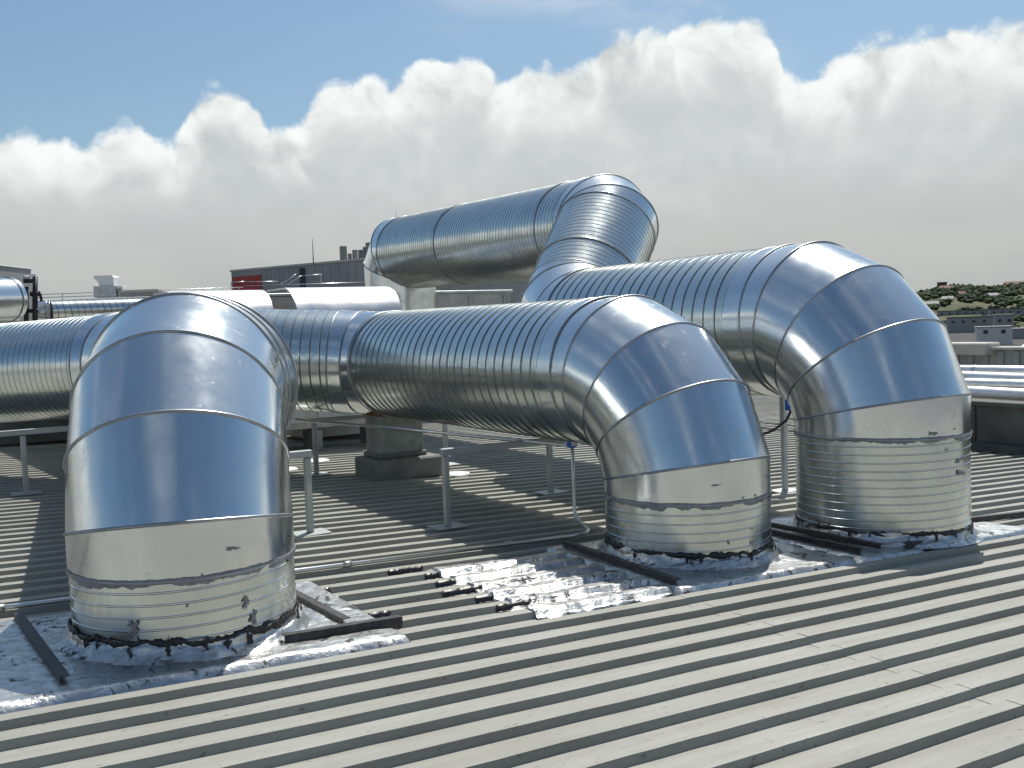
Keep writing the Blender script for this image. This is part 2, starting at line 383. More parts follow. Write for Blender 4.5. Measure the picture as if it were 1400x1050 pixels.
def make_duct(name, base, path, segs, label, cat='duct', group=None):
    root = empty(name, base, label, cat, group)
    P, D, U, Nn = frames(path)
    objs = []
    for i, sg in enumerate(segs):
        kind, r0, r1 = sg[0], sg[1], sg[2] if len(sg) > 2 and sg[2] else sg[1]
        a = ring_on(P[i], D[i], U[i], Nn[i], r0); b = ring_on(P[i + 1], D[i], U[i], Nn[i + 1], r1)
        if kind == 'spiral':
            p = sg[3]; rh = sg[4] if len(sg) > 4 else .006
            Ln = np.linalg.norm(P[i + 1] - P[i]); w = np.cross(D[i], U[i])
            half = .009 if p > .09 else .0055; rh *= .95 if p > .09 else .62
            offs = [(0, 0), (p * .5 - half * 1.15, 0), (p * .5 - half * .45, rh), (p * .5 + half * .45, rh), (p * .5 + half * 1.15, 0)]
            npit = int(math.ceil(Ln / p)) + 1; m = len(offs)
            rows = [((k - 1) * p + o_, h) for k in range(npit + 1) for o_, h in offs]
            T = np.array([t for t, h in rows]); Hh = np.array([h for t, h in rows])
            tt = np.clip(T[:, None] + (TH / (2 * math.pi) * p)[None, :], 0, Ln)
            rr = r0 + (r1 - r0) * tt / Ln + Hh[:, None]
            V = P[i][None, None, :] + tt[..., None] * D[i] + rr[..., None] * (np.cos(TH)[None, :, None] * U[i] + np.sin(TH)[None, :, None] * w)
            V = V.reshape(-1, 3)
            f = []; mi = []; seam_rows = (1,) if p < .09 else (1, 2)
            R0 = len(rows)
            ok = lambda j0, j1: True
            for j in range(R0 - 1):
                for k in range(NS):
                    if k < NS - 1: q = (j * NS + k, j * NS + k + 1, (j + 1) * NS + k + 1, (j + 1) * NS + k)
                    else:
                        if j + 1 + m >= R0: continue
                        q = (j * NS + k, (j + m) * NS, (j + 1 + m) * NS, (j + 1) * NS + k)
                    # drop slivers pressed flat at the two ends
                    if abs(tt[q[0] // NS, q[0] % NS] - tt[q[3] // NS, q[3] % NS]) < 1e-6 and abs(tt[q[1] // NS, q[1] % NS] - tt[q[2] // NS, q[2] % NS]) < 1e-6: continue
                    f.append(q); mi.append(1 if j % m in seam_rows else 0)
            V = dent(V, P[i], D[i], .0025, 1.1)
            o = mesh('spiral_pipe', V, f, 'galvanised_spiral', root, smooth=18)
            o.data.materials.append(MAT['spiral_seam'])
            o.data.polygons.foreach_set('material_index', mi)
        else:
            rows = 7 if kind == 'gore' else 4
            V = np.concatenate([a + (b - a) * t for t in np.linspace(0, 1, rows)])
            V = dent(V, P[i], D[i], .0030, 1.4)
            ax = np.tile(TH, rows); sd0 = i * 7.7 + base[0] * 3.1
            fl = np.array([.0016 * mnoise.noise(Vector((math.cos(t) * 3.4, math.sin(t) * 3.4, sd0))) + .0007 * mnoise.noise(Vector((math.cos(t) * 8.5, math.sin(t) * 8.5, sd0 + 3))) for t in TH])
            rad_ = V - P[i]; rad_ = rad_ - np.outer(rad_ @ D[i], D[i]); rad_ /= np.linalg.norm(rad_, axis=1)[:, None]
            V = V + rad_ * np.tile(fl, rows)[:, None]
            o = mesh('gore' if kind == 'gore' else 'collar', V, grid_faces(rows), 'galvanised_smooth', root, smooth=True)
        objs.append(o)
        # raised lock seam at the start of the piece
        if i > 0:
            c0 = P[i]; sr = .0085 if kind != 'spiral' else .010
            ringp = ring_on(P[i], D[i], U[i], Nn[i], r0 + .001)
            V = []; nn = 6
            for k in range(NS):
                rad = unit(ringp[k] - c0); tn = unit(ringp[(k + 1) % NS] - ringp[k - 1]); bn = np.cross(tn, rad)
                V += [ringp[k] + sr * (math.cos(2 * math.pi * q / nn) * rad + 1.25 * math.sin(2 * math.pi * q / nn) * bn) for q in range(nn)]
            fs = [(k * nn + q, k * nn + (q + 1) % nn, ((k + 1) % NS) * nn + (q + 1) % nn, ((k + 1) % NS) * nn + q) for k in range(NS) for q in range(nn)]
            mesh('lock_seam', V, fs, 'galvanised_seam', o, smooth=True)
    return root, objs
def elbow_pts(B, z_axis, Rc, az):
    """vertical pipe at B turning into the horizontal heading az: start of the bend, four mitre points, end"""
    h = np.array((math.sin(az), math.cos(az), 0)); up = np.array((0, 0, 1.0))
    Cn = np.array((B[0], B[1], z_axis - Rc)) + Rc * h
    out = [np.array((B[0], B[1], z_axis - Rc))]
    for a in (11.25, 33.75, 56.25, 78.75):
        q = Rc / math.cos(R_(11.25)); out.append(Cn - h * q * math.cos(R_(a)) + up * q * math.sin(R_(a)))
    out.append(Cn + up * Rc)
    return out
def elbow_twist(B, z_axis, Rc, azs):
    t = Rc * math.tan(R_(11.25)); p = np.array((B[0], B[1], z_axis - Rc)); out = [p]
    for i, a in enumerate(azs):
        el_ = 90 - 22.5 * i; d = np.array((math.sin(R_(a)) * math.cos(R_(el_)), math.cos(R_(a)) * math.cos(R_(el_)), math.sin(R_(el_))))
        p = p + d * (t if i in (0, 4) else 2 * t); out.append(p)
    return out
def noisy_band(name, parent, B, r, z0, z1, n0, n1, m, seed, a0=0, a1=360, zt=lambda a: 0.0, thick=.004):
    """irregular smear wrapped round an upright pipe"""
    n = max(24, int((a1 - a0) / .8)); full = a1 - a0 >= 360
    V = []; f = []
    k = n if full else n + 1
    for i in range(k):
        a = R_(a0 + (a1 - a0) * i / n); ca, sa = math.cos(a), math.sin(a); dz = zt(a)
        q0 = n0 * mnoise.fractal(Vector((ca * 4, sa * 4, seed)), .6, 2.3, 7); q1 = n1 * mnoise.fractal(Vector((ca * 5, sa * 5, seed + 9)), .6, 2.3, 7)
        taper = 1.0 if full else min(1.0, 6.0 * min(i, n - i) / n)
        zm = (z0 + z1) / 2; lo = zm + (z0 + q0 - zm) * taper; hi = zm + (z1 + q1 - zm) * taper
        if hi < lo + .002: hi = lo + .002
        t = thick * (1 + .5 * mnoise.noise(Vector((ca * 9, sa * 9, seed))))
        V += [(B[0] + ca * r, B[1] + sa * r, lo + dz), (B[0] + ca * (r + t), B[1] + sa * (r + t), lo + .2 * (hi - lo) + dz), (B[0] + ca * (r + t), B[1] + sa * (r + t), hi - .2 * (hi - lo) + dz), (B[0] + ca * r, B[1] + sa * r, hi + dz)]
    for i in range(n if full else n):
        j = (i + 1) % k
        for q in range(3): f.append((i * 4 + q, j * 4 + q, j * 4 + q + 1, i * 4 + q + 1))
    return mesh(name, V, f, m, parent, smooth=True)
def blotch(name, parent, B, r, ang, z, w, h, m, seed, thick=.004):
    """small irregular splash on an upright pipe"""
    n = 44; V = [(B[0] + math.cos(ang) * (r + thick), B[1] + math.sin(ang) * (r + thick), z)]; f = []
    for i in range(n):
        t = 2 * math.pi * i / n; q = max(.15, .8 + .8 * mnoise.fractal(Vector((math.cos(t) * 2.0, math.sin(t) * 2.0, seed)), .5, 2.4, 6))
        a = ang + w * q * math.cos(t) / r; V.append((B[0] + math.cos(a) * (r + .002), B[1] + math.sin(a) * (r + .002), z + h * q * math.sin(t)))
        f.append((0, i + 1, (i + 1) % n + 1))
    return mesh(name, V, f, m, parent, smooth=True)
def az_pt(p, az, d, dz=0.0): return np.array((p[0] + math.sin(R_(az)) * d, p[1] + math.cos(R_(az)) * d, p[2] + dz))

# --- left duct
BL = (1.338, 5.853); RL = .61; ZL = 1.288
e = elbow_twist(BL, ZL, .90, (15, 15, 17, 22, 28))
path = [(BL[0], BL[1], .02)] + e
p1 = az_pt(e[-1], 28, .18)
p2 = np.array((2.50, 12.10, 1.31)); d12 = unit(p2 - p1)
pa = p1 + d12 * .16; pb = p2 - d12 * .25
q1 = az_pt(p2, -18, .55); q2 = az_pt(q1, -42, .28, -.01); q3 = az_pt(q2, -42, 3.4, -.12); q4 = az_pt(q3, -42, .06); q5 = az_pt(q4, -42, 4.6, -.16)
path += [p1, pa, pb, p2, q1, q2, q3, q4, q5]
segs = [('spiral', RL, None, .064, .005), ('collar', RL + .004), ('gore', RL + .004), ('gore', RL + .004), ('gore', RL + .004), ('collar', RL + .004), ('collar', RL + .004), ('collar', RL + .006),
        ('spiral', RL, None, .075, .005), ('collar', RL + .004), ('gore', RL + .004), ('collar', RL + .006), ('spiral', RL, None, .075, .005), ('collar', RL + .008), ('spiral', RL, None, .075, .005)]
# the sixth and seventh entries: elbow end piece, then the twist collar
ductL, oL = make_duct('ventilation_duct', (BL[0], BL[1], zr(BL[0])), path, segs, 'galvanised duct whose big elbow faces head on beside black-barred foil flashing, turning left behind', group='galvanised ducts rising through the roof')
# --- middle duct
BM = (5.168, 5.935); RM = .631; ZM = 1.199
e = elbow_pts(BM, ZM, .90, 0.0)
p1 = az_pt(e[-1], 0, .20); p2 = np.array((BM[0], 11.30, ZM)); pb = p2 + np.array((0, -.20, 0))
q0 = az_pt(p2, -28, .42, .02); q1 = az_pt(q0, -53, .30, .02); q2 = az_pt(q1, -53, 1.25, .075); q3 = az_pt(q2, -53, .50, .03); q4 = az_pt(q3, -32, .5, .02)
q5 = az_pt(q4, -12, .4, .01); q6 = az_pt(q5, -5, .25, .0); q7 = az_pt(q6, -5, 4.2, .0)
path = [(BM[0], BM[1], -.16)] + e + [p1, pb, p2, q0, q1, q2, q3, q4, q5, q6, q7]
segs = [('spiral', RM, None, .066, .005), ('collar', RM + .004), ('gore', RM + .004), ('gore', RM + .004), ('gore', RM + .004), ('collar', RM + .004), ('collar', RM + .008), ('spiral', RM, None, .15, .007),
        ('collar', RM + .006), ('gore', RM + .004), ('collar', RM + .006), ('spiral', RM, None, .12, .006), ('collar', RM + .004), ('gore', RM + .004), ('gore', RM + .004), ('collar', RM + .006), ('spiral', RM, None, .1, .005)]
ductM, oM = make_duct('ventilation_duct', (BM[0], BM[1], zr(BM[0])), path, segs, 'galvanised duct whose elbow stands beside the wide crinkled foil patch, kinked halfway back', group='galvanised ducts rising through the roof')
# --- right duct with the riser and the upper run
BR = (7.149, 5.700); RR = .704; ZR = 1.565
e = elbow_pts(BR, ZR, .95, R_(2))
p1 = az_pt(e[-1], 2, .22)
g = np.array((7.32, 10.55, ZR)); h = np.array((8.62, 11.42, 2.95)); k = np.array((8.74, 18.5, 3.10))
d1 = unit(g - p1); d2 = unit(h - g); d3 = unit(k - h)
g0 = g - d1 * .62; ga = g - d1 * .42; gb = g + unit(d1 + d2) * 0; gc = g + d2 * .42; gd = g + d2 * .62
m1 = unit(d1 + d2)
# soften the two sharp turns with one gore each
def turn(v, da, db, s):
    return [v - da * s, v + db * s]
t1 = turn(g, d1, d2, .30); t2 = turn(h, d2, d3, .12)
mid = gd + (t2[0] - gd) * .45; mid = t1[1] + d2 * .62
path = [(BR[0], BR[1], -.22)] + e + [p1, t1[0] - d1 * .22, t1[0], t1[1], t1[1] + d2 * .18, mid, mid + d2 * .02, t2[0] - d2 * .06, t2[0], t2[1], t2[1] + d3 * .2, t2[1] + d3 * .7, t2[1] + d3 * .74, h + d3 * 4.1, h + d3 * 4.16, k - d3 * .5]
ke = k
kd = [k - d3 * .28, k + np.array((0, 0, -.28)), k + np.array((0, 0, -1.5))]
path += kd
S = lambda p, h=.006: ('spiral', RR, None, p, h)
Cc = ('collar', RR + .006); G = ('gore', RR + .004)
segs = [S(.066, .005), Cc, G, G, G, Cc, ('collar', RR + .008), S(.16, .007), Cc, G, Cc, S(.075, .005), Cc, S(.075, .005), ('collar', RR + .004), G, Cc, S(.085, .006), Cc, S(.085, .006), Cc, S(.085, .006), ('collar', RR + .004), G, ('collar', RR + .004)]
assert len(path) == len(segs) + 1, (len(path), len(segs))
ductR, oR = make_duct('ventilation_duct', (BR[0], BR[1], zr(BR[0])), path, segs, 'largest galvanised duct with slanting riser and raised upper run leading back to the plenum', group='galvanised ducts rising through the roof')

# sealant smears and splashes round the upright pipes
for root, B, r, zs, sd_ in ((ductL, BL, RL, ZL - .90, 1.0), (ductM, BM, RM, ZM - .90, 5.0), (ductR, BR, RR, ZR - .95, 8.0)):
    noisy_band('sealant_smear', root, B, r + .007, zs - .022, zs + .016, .026, .006, 'sealant', sd_)
fr = lambda deg: R_(deg)
for (root, B, r, lst) in ((ductL, BL, RL, [(-128, .16, .045, .05), (-127, .08, .02, .06), (-74, .22, .03, .05), (-70, .12, .028, .06), (-95, .40, .015, .02), (-80, .52, .05, .014), (-103, .255, .012, .012)]),
                          (ductM, BM, RM, [(-112, .44, .05, .010), (-84, .09, .014, .016), (-85, -.01, .014, .02), (-104, .02, .012, .02), (-80, .33, .012, .015), (-92, .33, .012, .012), (-66, .45, .012, .03)]),
                          (ductR, BR, RR, [(-108, .66, .06, .025), (-86, .42, .035, .03), (-80, .43, .024, .026), (-86, .32, .035, .03), (-80, .31, .03, .03), (-97, .52, .016, .02), (-90, .68, .014, .012)])):
    for i, (a, z, w, hh) in enumerate(lst): blotch('sealant_splash', root, B, r + .008, R_(a), z, w * .75, hh * .75, 'sealant', 3.7 * i + B[0])

# ------------------------------------------------------------------ flashings
def drape(x0, x1, y0, y1, base, rib, amp, seed, nx=70, ny=60, edge=.04, hole=None, rag=0.02):
    V = []; f = []
    for j in range(ny + 1):
        for i in range(nx + 1):
            u, v = i / nx, j / ny
            x = x0 + (x1 - x0) * u; y = y0 + (y1 - y0) * v
            if i in (0, nx): x += rag * mnoise.fractal(Vector((y * 5, seed, i)), 1, 2, 4)
            if j in (0, ny): y += rag * .5 * mnoise.fractal(Vector((x * 5, seed, j + 50)), 1, 2, 4)
            e_ = min(min(u, 1 - u) * (x1 - x0), min(v, 1 - v) * (y1 - y0)); k_ = min(1, e_ / edge)
            n = mnoise.fractal(Vector((x * 3.5, y * 3.5, seed)), 1, 2, 3); n2 = abs(mnoise.fractal(Vector((x * 7, y * 7, seed + 4)), 1, 2, 3))
            zflat = base * k_ + (1 - k_) * .006
            rz_ = rib_z(y)
            z = (1 - rib) * zflat + rib * (rz_ + .012) + amp * (n + .8 * n2) * (.3 + .7 * k_)
            if i in (0, nx) or j in (0, ny): z = -.034
            V.append((x, y, zr(x) + z))
    m = nx + 1
    for j in range(ny):
        for i in range(nx):
            if hole:
                cx, cy, cr = hole; q = V[j * m + i]
                if math.hypot(q[0] - cx, q[1] - cy) < cr - .08: continue
            f.append((j * m + i, j * m + i + 1, (j + 1) * m + i + 1, (j + 1) * m + i))
    return V, f
def apron(root, B, r, z0, z1, spread, seed):
    n = 96; V = []; f = []
    rows = 9
    for j in range(rows):
        t = j / (rows - 1)
        for i in range(n):
            a = 2 * math.pi * i / n; nz = mnoise.fractal(Vector((math.cos(a) * 4, math.sin(a) * 4, seed + t * 3)), 1, 2, 5)
            rr = r + .010 + spread * (1 - t) ** 2.2 + .012 * nz; z = z0 + (z1 - z0) * t + (.022 * nz if j else 0)
            x = B[0] + math.cos(a) * rr
            V.append((x, B[1] + math.sin(a) * rr, zr(x) + z))
    return mesh('foil_apron', V, grid_faces(rows, n), 'foil', root, smooth=True)
def flashing(B, r, rect, label, bars, seed, ztop=.115):
    x0, x1, y0, y1 = rect
    root = empty('roof_flashing', (B[0], B[1], zr(B[0])), label, 'flashing', 'foil flashings round the duct bases')
    V, f = drape(x0, x1, y0, y1, .022, 0.0, .008, seed, hole=(B[0], B[1], r), edge=.05)
    mesh('foil_sheet', V, f, 'foil', root, smooth=True)
    apron(root, B, r, .015, ztop, .085, seed)
    noisy_band('tar_seam', root, B, r + .006, ztop - .022, ztop + .012, .028, .022, 'tar', seed + 2, zt=lambda a: zr(B[0] + math.cos(a) * r), thick=.010)
    # tar runs down the apron
    for i in range(7):
        a = R_(-165 + 25 * i + 9 * math.sin(seed + i * 2.3)); zt = zr(B[0] + math.cos(a) * r)
        blotch('tar_run', root, B, r + .022, a, ztop * .68 + zt, .009 + .012 * abs(math.sin(i * 3.1 + seed)), .05, 'tar', seed + i * 1.3, .012)
    for (a, b, w, hh, lift) in bars:
        A = np.array((a[0], a[1], zr(a[0]) + lift)); Bb = np.array((b[0], b[1], zr(b[0]) + lift)); d = unit(Bb - A); s_ = np.cross(d, (0, 0, 1.0))
        mb = MB().beam(A, Bb, w, .006, .001); side = MB().beam(A + s_ * (w / 2) + np.array((0, 0, -hh / 2 + .004)), Bb + s_ * (w / 2) + np.array((0, 0, -hh / 2 + .004)), .006, hh, .001)
        mb.add(side.v, side.f); mb.build('edge_bar', 'black_iron', root)
    return root
fl_left = flashing(BL, RL, (.10, 2.36, 5.02, 6.62), 'foil flashing round the elbow that faces head on, with long black bars', [((.53, 6.58), (.60, 5.20), .045, .05, .055), ((2.08, 6.35), (2.13, 5.42), .05, .045, .055), ((1.70, 5.27), (2.40, 5.27), .05, .06, .065)], 2.0)
flashing(BM, RM, (4.28, 6.02, 5.00, 6.66), 'foil flashing adjoining the wide corrugated foil patch, black bar along one side', [((4.46, 6.58), (4.36, 5.10), .05, .055, .060)], 6.0)
flashing(BR, RR, (6.06, 8.28, 4.98, 6.60), 'foil flashing under the largest duct, black bars on three sides', [((6.16, 6.35), (6.20, 5.12), .05, .055, .065), ((6.36, 6.30), (6.40, 5.10), .04, .04, .075), ((6.62, 5.07), (7.25, 5.07), .045, .04, .065), ((7.95, 5.52), (9.0, 5.42), .05, .05, .06)], 9.0)
# corrugated foil patch beside the middle flashing
pt = empty('foil_patch', (3.8, 5.8, zr(3.8)), 'wide crinkled foil patch following the roof ribs, black tar at rib ends', 'flashing')
V, f = drape(3.20, 4.34, 5.06, 6.60, .02, .93, .010, 21.0, nx=80, ny=120, edge=.03, rag=.12)
mesh('foil_sheet', V, f, 'foil', pt, smooth=True)
def tar_dab(parent, x, y, lx, seed):
    """tar brushed over the near face and edge of one rib"""
    nx, prof = 26, [(-.035, .001), (-.006, .002), (.001, RIBH * .55), (.010, RIBH + .0015), (.024, RIBH + .002), (.036, RIBH + .001)]
    yb = math.floor((y + .04) / PITCH) * PITCH - .04 + (PITCH - TOPW - 2 * SIDE)
    Vb = []
    for i in range(nx + 1):
        u = i / nx; w = math.sin(math.pi * u) ** .35
        for q, (dy, dz) in enumerate(prof):
            nz = mnoise.fractal(Vector((u * 5, q * .9, seed)), .6, 2.2, 5)
            xx = x + (u - .5) * lx + .02 * nz; k = min(1.0, max(0.0, w * (.75 + .7 * nz))) if q not in (2, 3) else 1.0
            yy = yb + .004 + (dy - .004) * k
            Vb.append((xx, yy - .003, zr(xx) - .035 + dz * (.4 + .6 * k) + .0035))
    m = len(prof); mesh('tar_dab', Vb, [(i * m + q, (i + 1) * m + q, (i + 1) * m + q + 1, i * m + q + 1) for i in range(nx) for q in range(m - 1)], 'tar', parent, smooth=True)
for i in range(6): tar_dab(pt, 3.22 + .06 * math.sin(i * 2.1) - .02 * i, 5.22 + i * .25, .26 + .08 * math.sin(i * 1.3), i * 3.3)
for i in range(5): tar_dab(fl_left, 2.34 + .04 * math.sin(i * 1.7) - .02 * i, 5.42 + i * .25, .20 + .06 * math.sin(i * 2.3), 40 + i * 2.1)
# ------------------------------------------------------------------ duct supports
def support(xa, xb, y, ztop, label, ydir=0.0, plate=.30, over=.04):
    yb = y + ydir
    root = empty('duct_support', (xa, y, zr(xa)), label, 'support', 'steel frames under the ducts')
    for x, yy in ((xa, y), (xb, yb)):
        z0 = zr(x) + .008
        MB().box((x, yy, (z0 + ztop - .062) / 2), (.055, .055, ztop - .062 - z0 - .012), 0, .006).build('post', 'steel_frame', root)
        MB().box((x, yy, z0 + .006 - .003), (plate, plate * .8, .010), 0, .002).build('foot_plate', 'steel_frame', root)
    MB().beam((xa - over, y, ztop - .03), (xb + .04, yb, ztop - .03), .055, .06).build('cross_beam', 'steel_frame', root)
    return root
support(4.10, 6.24, 7.91, ZM - RM - .012, 'steel frame with foot plates under the middle duct beside its spiral run')
support(6.00, 8.30, 9.11, ZR - RR - .012, 'steel frame under the largest duct, its post right of the short metal curb box')
support(8.20, 6.10, 7.80, ZR - RR - .012, 'steel frame under the largest duct next to its elbow and blue box')
support(1.28, 2.96, 8.28, .62, 'steel frame close behind the head-on elbow, foot plate lit white')
support(1.14, 3.40, 12.20, .672, 'steel frame in shade under the bend of the ribbed side duct', over=1.6)
support(4.38, 6.20, 11.93, ZM - RM - .015, 'far steel frame beside the metal curb box under the kinked duct')
# ------------------------------------------------------------------ conduits and boxes
cdt = empty('electrical_conduit', (5.03, 7.27, zr(5.03)), 'thin steel conduit climbing from the roof to a blue box under the middle duct', 'conduit')
pth = [(5.03, 7.27, .60), (5.03, 7.27, .2), (5.03, 7.27, -.02), (5.025, 7.24, -.075), (5.0, 7.16, -.105), (4.97, 7.05, -.125), (4.93, 6.93, -.135), (4.86, 6.865, -.137), (4.7, 6.85, zr(4.7) + .03)]
MB().tube(pth, .016, 10).build('pipe', 'conduit', cdt, True)
MB().tube([(5.03, 7.30, .548), (4.62, 9.6, .552), (4.14, 11.9, .56)], .017, 10).build('pipe', 'conduit', cdt, True)
MB().box((5.03, 7.275, .585), (.085, .06, .10), 0, .01).build('switch_box', 'blue_plastic', cdt)
MB().box((5.03, 7.2425, .575), (.05, .004, .05), 0, 0).build('paper_label', 'white_label', cdt)
rc = empty('roof_conduit', (2.4, 6.86, zr(2.4)), 'bright steel conduit lying along a roof rib behind the flashings', 'conduit')
MB().tube([(-3.0, 6.90, zr(-3) + .03), (1.2, 6.87, zr(1.2) + .03), (4.72, 6.85, zr(4.72) + .03)], .017, 10).build('pipe', 'conduit', rc, True)
for x in (.45, 2.72, 4.1): MB().tube([(x - .03, 6.865, zr(x) + .031), (x + .03, 6.865, zr(x) + .031)], .023, 10).build('coupling', 'galvanised_dull', rc, True)
jb = empty('junction_box', tuple(at(1082, 553, 9.1)), 'blue electrical box with a grey cable beside the largest duct', 'junction box')
c = at(1082, 553, 9.1); MB().box(c, (.10, .09, .11), .3, .012).build('box', 'blue_plastic', jb)
MB().tube([at(1082, 560, 9.12), at(1075, 575, 9.2), at(1058, 588, 9.3), at(1035, 597, 9.5)], .012, 8).build('cable', 'dark_pipe', jb, True)
# ------------------------------------------------------------------ metal box on a curb under the middle duct
cb = empty('curb_box', (5.15, 11.3, zr(5.15)), 'grey metal vent box on a wide painted curb with rust at the top', 'roof vent')
z0 = zr(5.15)
MB().box((5.22, 11.32, z0 + .12), (.86, .74, .26), 0, .02).build('curb', 'curb_paint', cb)
MB().box((5.20, 11.36, z0 + .52), (.58, .44, .56), 0, .015).build('housing', 'curb_metal', cb)
MB().box((5.20, 11.36, z0 + .28), (.64, .50, .07), 0, .015).build('skirt', 'curb_paint', cb)
MB().box((5.20, 11.36, z0 + .775), (.61, .47, .022), 0, .005).build('rusty_rim', 'brown_rust', cb)
# small white pipe caps standing on the far roof
for i, (x, y, lab) in enumerate([(6.6, 12.9, 'white round vent cover under the far end of the spiral run'), (4.9, 13.3, 'white round vent cover behind the metal curb box'), (4.2, 12.6, 'white round vent cover between far post and air unit'), (5.85, 11.0, 'flat white vent cover beside the metal curb box')]):
    t = MB(); n = 18; z0 = zr(x)
    t.tube([(x, y, z0 - .02), (x, y, z0 + .018), (x, y, z0 + .028), (x, y, z0 + .032)], [.17, .17, .15, .05], n)
    o = t.build('vent_cover', 'white_metal', None, 40, (x, y, z0)); tag(o, lab, 'vent cover')

# ------------------------------------------------------------------ equipment further back on the roof
def oriented(c, size, rz, name, m, parent, bev=.01): return MB().box(c, size, rz, bev).build(name, m, parent)
# plenum under the upper run
pl = empty('plenum_box', (8.9, 19.9, zr(8.9)), 'long grey sheet-metal plenum below the raised upper duct run', 'plenum')
zt = 2.32
MB().box((9.0, 20.4, (zt + zr(9)) / 2 + .1), (5.6, 2.2, zt - zr(9) - .2), 0, .01).build('housing', 'plenum_metal', pl)
for i in range(7): MB().box((6.35 + i * .88, 19.285, 1.3), (.03, .03, 1.9), 0, .004).build('standing_seam', 'galvanised_dull', pl)
MB().box((9.0, 20.4, zt + .03), (5.7, 2.3, .06), 0, .01).build('lid', 'galvanised_dull', pl)
for i in range(4): MB().box((6.5 + i * 1.7, 19.6, zr(8) + .1), (.12, .12, .5), 0, .005).build('leg', 'steel_frame', pl)
# white weather hoods with rounded fronts
def hood(xc, yc, w, ztop, r, depth, label):
    root = empty('weather_hood', (xc, yc, zr(xc)), label, 'hood', 'white rounded hoods')
    prof = [(depth, ztop)] + [(r - r * math.sin(R_(a)) if False else r * (1 - math.sin(R_(90 - a))) , ztop - r + r * math.cos(R_(90 - a)) if False else ztop - r * (1 - math.cos(R_(a)))) for a in ()]
    arc = [(r - r * math.sin(R_(a)), ztop - r + r * math.cos(R_(a))) for a in np.linspace(0, 90, 14)]
    prof = [(depth, ztop)] + arc + [(0, ztop - r - .25), (.03, ztop - r - .25)]
    inner = [(.03, ztop - r)] + [(r - (r - .03) * math.sin(R_(a)), ztop - r + (r - .03) * math.cos(R_(a))) for a in np.linspace(90, 0, 14)] + [(depth, ztop - .03)]
    loop = prof + inner
    V = []; f = []
    n = len(loop)
    for x in (xc - w / 2, xc + w / 2): V += [(x, yc + y, z) for y, z in loop]
    for i in range(n): f.append((i, (i + 1) % n, n + (i + 1) % n, n + i))
    f += [list(range(n - 1, -1, -1)), list(range(n, 2 * n))]
    mesh('shell', V, f, 'lagging', root, 35)
    MB().box((xc, yc + depth * .55, (ztop - .10 + zr(xc)) / 2), (w * .94, depth * .8, ztop - .10 - zr(xc) - .2), 0, .01).build('plinth', 'plenum_metal', root)
    for s_ in (-1, 1): MB().box((xc + s_ * w * .47, yc + depth * .55, ztop - .45), (.03, depth * .8, .06), 0, .005).build('rail', 'galvanised_dull', root)
    return root
hood(6.50, 15.6, 1.85, 2.36, .75, 1.6, 'white rounded weather hood in front of the plenum box')
hood(4.62, 16.3, 1.6, 2.36, .75, 1.6, 'white rounded weather hood just behind the head-on elbow')
# air unit low under the ducts
au = empty('air_unit', (4.6, 15.2, zr(4.6)), 'low sheet-metal air unit seen under the kinked duct', 'air unit')
MB().box((4.9, 15.0, .62), (3.2, .8, .95), 0, .015).build('housing', 'plenum_metal', au)
for i in range(3): MB().box((3.75 + i * 1.05, 14.588, .62), (.85, .02, .75), 0, .005).build('access_panel', 'cream_panel' if i == 0 else 'galvanised_dull', au)
for i in range(4): MB().box((3.5 + i * .95, 14.8, -.03), (.14, .5, .32), 0, .01).build('leg', 'curb_metal', au)
dp_ = empty('shade_fill_plinth', (.4, 18.6, zr(.4)), 'added dark plinth standing in for the shade behind the ribbed side duct', 'plinth')  # invented dark box, added to fill the shaded area behind the side duct
for i in range(5): MB().box((-2.6 + i * 1.5, 18.8, .52), (1.48, 1.6, 1.10), 0, .012).build('side_panel', 'dark_wall', dp_)
MB().box((.4, 18.8, 1.09), (7.7, 1.75, .05), 0, .01).build('lid', 'dark_wall', dp_)
# left: grey unit box, round duct mouth, black pipework
lu = empty('cooling_unit', tuple(at(-40, 440, 21) * np.array((1, 1, 0))), 'tall grey plant cabinet behind the ribbed side duct', 'plant cabinet')
rz = R_(-31)
c = at(-42, 430, 21.0); MB().box((c[0], c[1], 1.55), (1.95, 1.6, 3.2), rz, .015).build('cabinet', 'grey_cladding', lu)
MB().box((c[0], c[1], 3.165), (1.99, 1.64, .03), rz, .008).build('roof_cap', 'galvanised_dull', lu)
rd = make_duct('branch_duct', tuple(at(-5, 470, 19.4)), [at(-190, 416, 16.5), at(-60, 412, 18.4), at(-48, 411, 18.6), at(8, 410, 19.5), at(14, 410, 19.6)], [('spiral', .43, None, .1, .004), ('collar', .435), ('gore', .43), ('collar', .437)], 'short round galvanised duct in front of the grey plant cabinet', 'duct')
pw = empty('pipe_stack', tuple(at(45, 437, 21)), 'black pipework cluster beside the grey plant cabinet', 'pipework')
for (xa, ya, xb, yb, r) in ((48, 378, 48, 440, .055), (36, 392, 36, 440, .05), (33, 384, 50, 384, .05), (42, 402, 55, 402, .05), (54, 398, 57, 412, .03), (40, 425, 52, 425, .045)):
    MB().tube([at(xa, ya, 21), at(xb, yb, 21)], r, 10).build('pipe', 'dark_pipe', pw, True)
for (xa, ya, m) in ((45, 376, 'white_metal'), (36, 379, 'galvanised_dull')): MB().box(at(xa, ya, 20.9), (.11, .11, .06), 0, .01).build('valve_cap', m, pw)
ld = make_duct('branch_duct', tuple(at(120, 440, 23)), [at(47, 427, 22.0), at(66, 426, 22.1), at(69, 426, 22.1), at(215, 421, 23.5)], [('collar', .19, .235), ('collar', .25), ('spiral', .235, None, .14, .006)], 'thin bright duct lying behind the ribbed side duct', 'duct')
